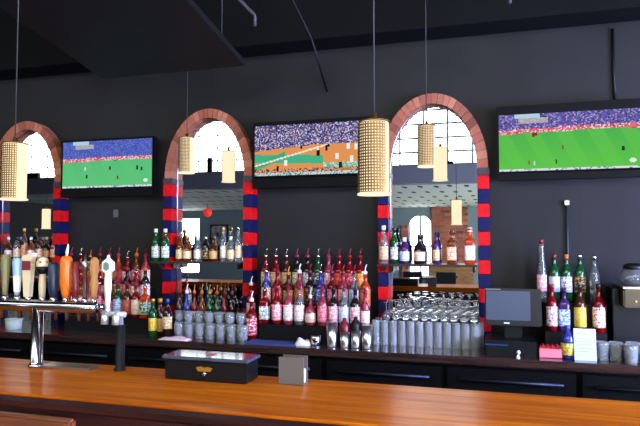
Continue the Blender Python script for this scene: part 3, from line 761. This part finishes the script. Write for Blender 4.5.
# ------------------------------------------------------------------ glasses
def glass_mesh(R0, R1, H, w=.0022):
    return MB().lathe([(0, 0), (R0, 0), (R0 + .001, .003), (R1, H - .001), (R1 - w / 2, H), (R1 - w, H - .001), (R0 - w, .012), (0, .011)], n=11, smooth=False).mesh('highball_glass', GLASS)
gm_up = glass_mesh(.026, .0315, .15)
def flip(me):
    m2 = me.copy()
    h = max(v.co.z for v in m2.vertices)
    for v in m2.vertices: v.co.z = h - v.co.z; v.co.y = -v.co.y
    return m2
gm_dn = flip(gm_up)
GLAB = 'clear highball glass standing upside down in the packed rows below the large mirror'
g0 = None
def put_glass(x, y, z, me, label, group):
    o = link('highball_glass', me, None, (x, y, z)); tag(o, label, 'glass', group); return o
rg = MB().lathe([(0, 0), (.03, 0), (.032, .003), (.037, .08), (.035, .098), (.033, .098), (.0345, .08), (.03, .012), (0, .01)], n=20).mesh('rocks_glass', GLASS)
rg_dn = flip(rg)
xg0, xg1 = ax(377, -.25), ax(474, -.25)
n = 12
RG = random.Random(4)
for r, y in enumerate((-.30, -.235, -.17, -.105)):
    for k in range(n):
        if r == 3 and abs(xg0 + (xg1 - xg0) * k / (n - 1) - AX[2]) > .22: continue
        x = xg0 + (xg1 - xg0) * k / (n - 1) + (.02 if r % 2 else 0)
        put_glass(x, y, ZCT + .0005, gm_dn, GLAB, 'upturned glasses below the large mirror')
CLEAR = mat('thin_clear_glass', (250, 252, 252), .02, trans=.92, ior=1.4)
wg = MB().lathe([(0, 0), (.031, 0), (.031, .002), (.006, .006), (.0038, .02), (.0038, .075), (.012, .085), (.03, .105), (.035, .13), (.033, .165), (.0315, .165), (.0335, .13), (.028, .107), (.010, .089), (0, .088)], n=20).mesh('wine_glass', GLASS)
sg_dn = flip(wg); sg_dn.materials[0] = CLEAR
for r, y in enumerate((-.292, -.232, -.168, -.105)):
    for k in range(15):
        x = ax(386 + r * 3, y) + .0585 * k + RG.uniform(-.001, .001)
        if x > xg1 + .01: continue
        if r == 3 and abs(x - AX[2]) > .22: continue
        sc = (.68 + .04 * min(k, 3)) * RG.uniform(.97, 1.03) if k < 4 else .78 * RG.uniform(.95, 1.04)
        o = link('wine_glass', sg_dn, None, (x, y, ZCT + .1507)); o.scale = (.74, .74, sc); o.rotation_euler = (0, 0, RG.uniform(0, 6))
        tag(o, 'clear stemmed glass upside down on top of the packed highball glasses below the large mirror', 'glass', 'stemmed glasses on top of the packed glasses')
# stemless goblets and rocks glasses at the middle mirror
for r, y in enumerate((-.42, -.345)):
    for k in range(7):
        x = ax(180.5, y) + .0756 * k
        if r == 0:
            o = link('rocks_glass', rg, None, (x, y, ZCT + .0005)); tag(o, 'clear rocks glass in the front row on the counter below the middle mirror', 'glass', 'rocks glasses below the middle mirror')
        else:
            o = link('wine_glass', wg, None, (x, y - .01 * (k % 2), ZCT + .0005)); tag(o, 'clear stemmed glass behind the rocks glasses below the middle mirror', 'glass', 'stemmed glasses below the middle mirror')
for k, px in enumerate((599.5, 613.5)):
    o = link('rocks_glass', rg, None, (ax(px, -.44), -.44, ZCT + .0005)); tag(o, ('clear rocks glass right next to the white card', 'clear rocks glass second from the white card')[k], 'glass')
for k in range(6):
    y = -.50 + .085 * (k // 3); px = 628 + 14.5 * (k % 3)
    o = link('rocks_glass', rg, None, (ax(px, y) + .01 * (k // 3), y, ZCT + .0005)); tag(o, 'clear rocks glass in the group below the coffee brewer', 'glass', 'rocks glasses below the coffee brewer')
    o.location.z += .0
# ------------------------------------------------------------------ cocktail shakers and bar clutter
def shaker(px, y, h, r, topm, label):
    t = thing('cocktail_shaker', label, 'shaker', (ax(px, y), y, ZCT), 'cocktail shakers on the counter')
    MB().lathe([(0, 0), (r * .8, 0), (r * .84, .004), (r, h), (r * .96, h), (0, h - .004)], n=24).build('tin', mat('shaker_steel', (216, 214, 212), .28, metal=1.0), t)
    if topm: MB().lathe([(r + .001, h - .005), (r + .001, h + .02), (r * .8, h + .045), (r * .4, h + .06), (r * .4, h + .075), (0, h + .078)], n=24).build('lid', topm, t)
    return t
shaker(332, -.47, .15, .034, None, 'plain chrome shaker tin, first in the row before the bottle rack')
shaker(344.5, -.47, .10, .03, TOPC['red'], 'chrome shaker with a red lid before the bottle rack')
shaker(355.5, -.47, .11, .03, BLKPL, 'chrome shaker with a black lid before the bottle rack')
shaker(366.5, -.47, .14, .033, None, 'plain chrome shaker tin beside the upturned glasses')
tag(MB().lathe([(0, 0), (.026, 0), (.027, .003), (.036, .055), (.034, .057), (.024, .006), (0, .005)], (ax(316, -.45), -.45, ZCT), 20).build('steel_cup', CHROME), 'small chrome cup on the counter before the shaker tins', 'cup')
CL = noise_mat('towel_cloth', (196, 176, 176), (220, 200, 196), 40, rough=.9)
def cloth(name, x, y, w, d, h, m, label, seed):
    R = random.Random(seed); b = MB(); nx, ny = 14, 10
    ph = [R.uniform(0, 6) for _ in range(4)]
    top = [[None] * (ny + 1) for _ in range(nx + 1)]; bot = [[None] * (ny + 1) for _ in range(nx + 1)]
    for i in range(nx + 1):
        for j in range(ny + 1):
            u, v = i / nx - .5, j / ny - .5
            e = max(0, 1 - (2 * abs(u)) ** 4) * max(0, 1 - (2 * abs(v)) ** 4)
            z = .004 + h * e * (.6 + .25 * math.sin(7 * u + ph[0] + 4 * v) + .2 * math.sin(11 * v + ph[1] - 5 * u))
            top[i][j] = b.bm.verts.new((u * w, v * d, z)); bot[i][j] = b.bm.verts.new((u * w, v * d, 0))
    F = b.bm.faces.new
    for i in range(nx):
        for j in range(ny):
            F((top[i][j], top[i + 1][j], top[i + 1][j + 1], top[i][j + 1])).smooth = True
            F((bot[i][j], bot[i][j + 1], bot[i + 1][j + 1], bot[i + 1][j]))
    for i in range(nx): F((top[i][0], bot[i][0], bot[i + 1][0], top[i + 1][0])); F((top[i][ny], top[i + 1][ny], bot[i + 1][ny], bot[i][ny]))
    for j in range(ny): F((top[0][j], top[0][j + 1], bot[0][j + 1], bot[0][j])); F((top[nx][j], bot[nx][j], bot[nx][j + 1], top[nx][j + 1]))
    return tag(b.build(name, m, None, (x, y, ZCT + .0005)), label, 'towel')
cloth('bar_towel', ax(176, -.515), -.515, .2, .07, .02, noise_mat('pink_cloth', (226, 190, 196), (240, 214, 214), 40, rough=.9), 'pinkish white folded towel on the counter edge before the gold-labelled bottles', 2)
cloth('bar_towel', ax(303, -.47), -.47, .095, .08, .05, noise_mat('white_cloth', (206, 198, 190), (226, 218, 210), 40, rough=.9), 'crumpled white towel on the counter before the bottle rack', 5)
bm_ = MB(); xa, xb = ax(247, -.50), ax(297, -.50)
bm_.box(xa, xb, -.545, -.40, ZCT + .0003, ZCT + .009, .003)
for k in range(16): xx = xa + .012 + (xb - xa - .024) * k / 15; bm_.box(xx - .004, xx + .004, -.54, -.405, ZCT + .009, ZCT + .012)
tag(bm_.build('bar_mat', mat('mat_blue', (56, 74, 128), .5)), 'blue rubber bar mat on the counter beside the red bottle', 'bar mat')
t = thing('plastic_tub', 'pale teal plastic tub on the counter behind the beer tap column', 'tub', (ax(16, -.42), -.42, ZCT))
MB().lathe([(0, 0), (.05, 0), (.053, .003), (.058, .07), (.055, .07), (.05, .006), (0, .005)], n=24).build('tub', mat('tub_teal', (176, 190, 176), .5), t)
MB().lathe([(.0585, .066), (.061, .066), (.061, .073), (.0585, .073), (.0585, .066)], n=24).build('rim', mat('tub_teal', (176, 190, 176), .5), t)

# ------------------------------------------------------------------ till screen
px0, px1 = 484, 540
y = -.36
x0, x1 = ax(px0, y), ax(px1, y); xc = (x0 + x1) / 2; hw = (x1 - x0) / 2
t = thing('till_terminal', 'black till with a tilted grey-blue touch screen on the counter', 'till', (xc, y, ZCT))
MB().box(-.155, .12, -.13, .14, 0, .085, .006).build('cash_base', BLKPL, t)
MB().box(-.05, .05, .0, .05, .085, .2, .006).build('stand', BLKPL, t)
hd = bpy.data.objects.new('screen_unit', MB().box(-hw, hw, -.012, .02, -.105, .105, .006).mesh('screen_unit', BLKPL)); COL.objects.link(hd); hd.parent = t
hd.location = (0, -.02, .262); hd.rotation_euler = (math.radians(-8), 0, 0)
s = MB().box(-hw + .008, hw - .06, -.0145, -.0125, -.075, .09).build('display', mat('screen_grey', (44, 52, 68), .4, emit=(60, 74, 100), estr=.3), hd)
MB().box(-hw + .004, -hw + .09, -.015, -.0125, .096, .101).build('status_light', emit_mat('pale_light', (210, 220, 230), .5), hd)
MB().box(-.05, -.02, -.0135, -.0122, -.094, -.088).build('badge', mat('badge_white', (220, 220, 220), .4), hd)
MB().box(-.155, -.03, -.1325, -.1305, .06, .066).build('light_strip', emit_mat('blue_led', (60, 110, 200), .6), t)
wt = MB(); wt.lathe([(0, 0), (.012, 0), (.009, .012), (.004, .02), (0, .022)], (0, 0, 0), 12); wt.lathe([(0, .02), (.008, .024), (.011, .034), (.007, .042), (0, .044)], (.003, 0, 0), 12)
tag(wt.build('figurine', mat('figurine_white', (232, 232, 236), .4), None, (ax(516, -.53), -.53, ZCT + .0003)), 'tiny white figurine on the counter edge before the till', 'figurine')
# ------------------------------------------------------------------ red packet box, white card
y = -.43
x0, x1 = ax(536.5, y), ax(559.5, y)
t = thing('packet_box', 'open white box filled with red packets on the counter before the till', 'box', ((x0 + x1) / 2, y, ZCT))
hw = (x1 - x0) / 2
b = MB(); wl = .003
b.box(-hw, hw, -.04, .04, 0, .003); b.box(-hw, hw, -.04, -.037, 0, .05); b.box(-hw, hw, .037, .04, 0, .05); b.box(-hw, -hw + wl, -.04, .04, 0, .05); b.box(hw - wl, hw, -.04, .04, 0, .05)
b.build('tray', mat('tray_pinkwhite', (226, 120, 128), .5), t)
for k in range(9):
    xx = -hw + .012 + (2 * hw - .024) * k / 8
    MB().box(xx - .004, xx + .004, -.03, .03, .0035, .062 + .006 * (k % 2), .001).build('packet', mat('packet_red', (208, 36, 50), .5), t)
y = -.455
x0, x1 = ax(571.5, y), ax(593.5, y); hw = (x1 - x0) / 2
t = thing('tent_card', 'white folded card with faint blue lines standing on the counter', 'card', ((x0 + x1) / 2, y, ZCT))
cd = MB()
v = cd.bm.verts.new
H = .165
A = [v((-hw, -.028, 0)), v((hw, -.028, 0)), v((hw, 0, H)), v((-hw, 0, H))]; B = [v((-hw, .028, 0)), v((hw, .028, 0)), v((hw, .001, H)), v((-hw, .001, H))]
cd.bm.faces.new(A); cd.bm.faces.new(B[::-1]); cd.bm.faces.new((A[3], A[2], B[2], B[3]))
cd.build('card', mat('card_white', (196, 208, 236), .6), t)
tl = MB()
for k, (z, a, b_) in enumerate(((.135, -.6, .6), (.11, -.7, .55), (.095, -.7, .7), (.08, -.7, .4), (.06, -.7, .65), (.045, -.7, .3))):
    yy = -.028 + .028 * z / H - .0012; tl.box(hw * a, hw * b_, yy - .0004, yy + .0004, z, z + .004)
tl.build('printed_line', mat('print_blue', (150, 170, 214), .6), t)

# ------------------------------------------------------------------ coffee brewer
y0, y1 = -.36, -.05
xa = ax(622, y0)
t = thing('coffee_brewer', 'coffee brewer with a steel hood and a glass pot on top', 'coffee maker', (xa, y0, ZCT))
W = .32
MB().box(0, W, 0, .31, .275, .375, .008).build('hood', mat('hood_steel', (84, 74, 60), .35, metal=.7), t)
MB().box(-.004, W + .004, -.005, .315, .377, .389, .003).build('warming_plate', STEEL, t)
MB().box(0, W, .17, .31, .03, .274).build('rear_tower', BLKPL, t)
MB().box(-.005, W, 0, .31, 0, .03, .004).build('base', BLKPL, t)
MB().box(-.04, -.006, .09, .30, 0, .37, .004).build('side_panel', BLKPL, t)
MB().lathe([(0, 0), (.006, 0), (.006, .004), (0, .005)], (.06, -.006, .31), 10, axis='y').build('indicator_light', mat('lamp_amber', (220, 160, 60), .3), t)
pt_ = thing('coffee_pot', 'round glass coffee pot with black lid on top of the brewer', 'coffee pot', (xa + .075, y0 + .11, ZCT + .3895))
MB().lathe([(0, 0), (.055, 0), (.068, .012), (.074, .04), (.066, .075), (.05, .095), (.048, .1), (.046, .1), (.048, .094), (.0635, .074), (.071, .04), (.066, .015), (.054, .004), (0, .004)], n=28).build('glass_bowl', CLEAR, pt_)
MB().lathe([(.0495, .088), (.053, .09), (.053, .112), (.04, .122), (.015, .126), (0, .126)], n=28).build('lid', BLKPL, pt_)
MB().tube([(.05, -.01, .1), (.1, -.02, .105), (.125, -.025, .08), (.118, -.025, .03)], .009, 8).build('handle', BLKPL, pt_)

# ------------------------------------------------------------------ things reflected in the mirrors: ledge objects, low room
for x, w_, h_, txt in ((-5.22, .09, .24, 'dark upright post on the window ledge, seen in the middle mirror'), (-4.55, .08, .25, 'second dark upright post on the window ledge, seen in the middle mirror')):
    tag(MB().box(x - w_ / 2, x + w_ / 2, YF - .09, YF - .02, 2.6705, 2.67 + h_, .01).build('ledge_post', BLACK), txt, 'post')
tag(MB().box(-.86, -.62, YF - .09, YF - .02, 2.6705, 2.72, .008).build('ledge_box', BLACK), 'flat dark box on the window ledge, seen in the mirror above the glasses', 'box')
tag(MB().box(-8.35, -7.95, YF - .09, YF - .01, 2.6705, 2.78, .01).build('ledge_box', BLACK), 'tall dark box on the window ledge, seen in the mirror behind the taps', 'box')
t = thing('globe_lamp', 'round red globe lamp hanging in the back room, seen in the middle mirror', 'lamp', (-6.0, -8.6, 2.2))
RX = ax(208, 0) / CAMD
t.location.x = RX * (CAMD + 8.6)
MB().lathe([(0, -.1), (.06, -.085), (.1, -.03), (.1, .03), (.06, .085), (0, .1)], n=24).build('globe', mat('globe_red', (220, 50, 36), .4, emit=(230, 50, 36), estr=.8), t)
MB().tube([(0, 0, .1), (0, 0, .199)], .006, 6).build('cord', BLACK, t)
xp = ax(219, 0) / CAMD * (CAMD + 11.35)
t = thing('wall_picture', 'dark framed picture on the back room wall, seen in the middle mirror', 'picture', (xp, YB, 0))
MB().box(-.27, .27, .001, .03, 1.35, 2.0).build('frame', BLACK, t)
MB().box(-.23, .23, .0301, .034, 1.39, 1.96).build('print', noise_mat('print_tones', (40, 34, 38), (176, 160, 168), 7, rough=.5), t)
t = thing('booth_bench', 'brown wooden booth bench in the back room, seen in the mirror above the glasses', 'bench', (-1.2, YB + .35, 0))
MB().box(-.5, .6, -.3, -.24, 0, 1.0, .01).build('back', noise_mat('booth_wood', (110, 74, 44), (146, 102, 62), 4, (1, 1, 6), rough=.5), t)
MB().box(-.5, .6, -.24, .2, .38, .46, .02).build('seat', mat('booth_seat', (44, 30, 28), .5), t)
MB().box(-.45, .55, -.22, .15, 0, .38).build('base', WOODD, t)
def chair(x, y, label, rz):
    t = thing('dining_chair', label, 'chair', (x, y, 0), 'dark chairs in the back room', rz)
    MB().box(-.2, .2, -.2, .2, .43, .47, .01).build('seat', BLACK, t)
    for sx in (-1, 1):
        MB().box(sx * .18 - .015, sx * .18 + .015, -.19, -.16, 0, .43).build('leg', BLACK, t)
        MB().box(sx * .18 - .015, sx * .18 + .015, .16, .19, 0, .43).build('leg', BLACK, t)
    MB().box(-.2, .2, .17, .2, .47, .9, .01).build('backrest', BLACK, t)
chair(-1.75, -8.6, 'dark chair facing the brown booth bench, in front of the rear arched window', PI)
chair(-1.05, -8.5, 'dark chair facing the brown booth bench, farther from the arched window', PI)
t = thing('dining_table', 'dark square table before the brown booth bench', 'table', (-1.4, -9.6, 0))
MB().box(-.5, .5, -.4, .4, .71, .75, .01).build('tabletop', WOODD, t); MB().tube([(0, 0, .02), (0, 0, .71)], .04, 12).build('pedestal', BLACK, t); MB().box(-.25, .25, -.25, .25, 0, .02, .005).build('base', BLACK, t)

# ------------------------------------------------------------------ world, colour
wd = bpy.data.worlds.new('world'); SC.world = wd; wd.use_nodes = True
wd.node_tree.nodes['Background'].inputs['Color'].default_value = (.8, .9, 1.0, 1); wd.node_tree.nodes['Background'].inputs['Strength'].default_value = .3
SC.view_settings.view_transform = 'Standard'; SC.view_settings.look = 'None'
SC.view_settings.exposure = 0.0; SC.view_settings.gamma = 1.0; SC.view_settings.use_curve_mapping = False
cy = SC.cycles
cy.use_denoising = True
cy.max_bounces = 14; cy.transmission_bounces = 12; cy.glossy_bounces = 6; cy.diffuse_bounces = 4
cy.caustics_reflective = False; cy.caustics_refractive = False; cy.sample_clamp_indirect = 6.0
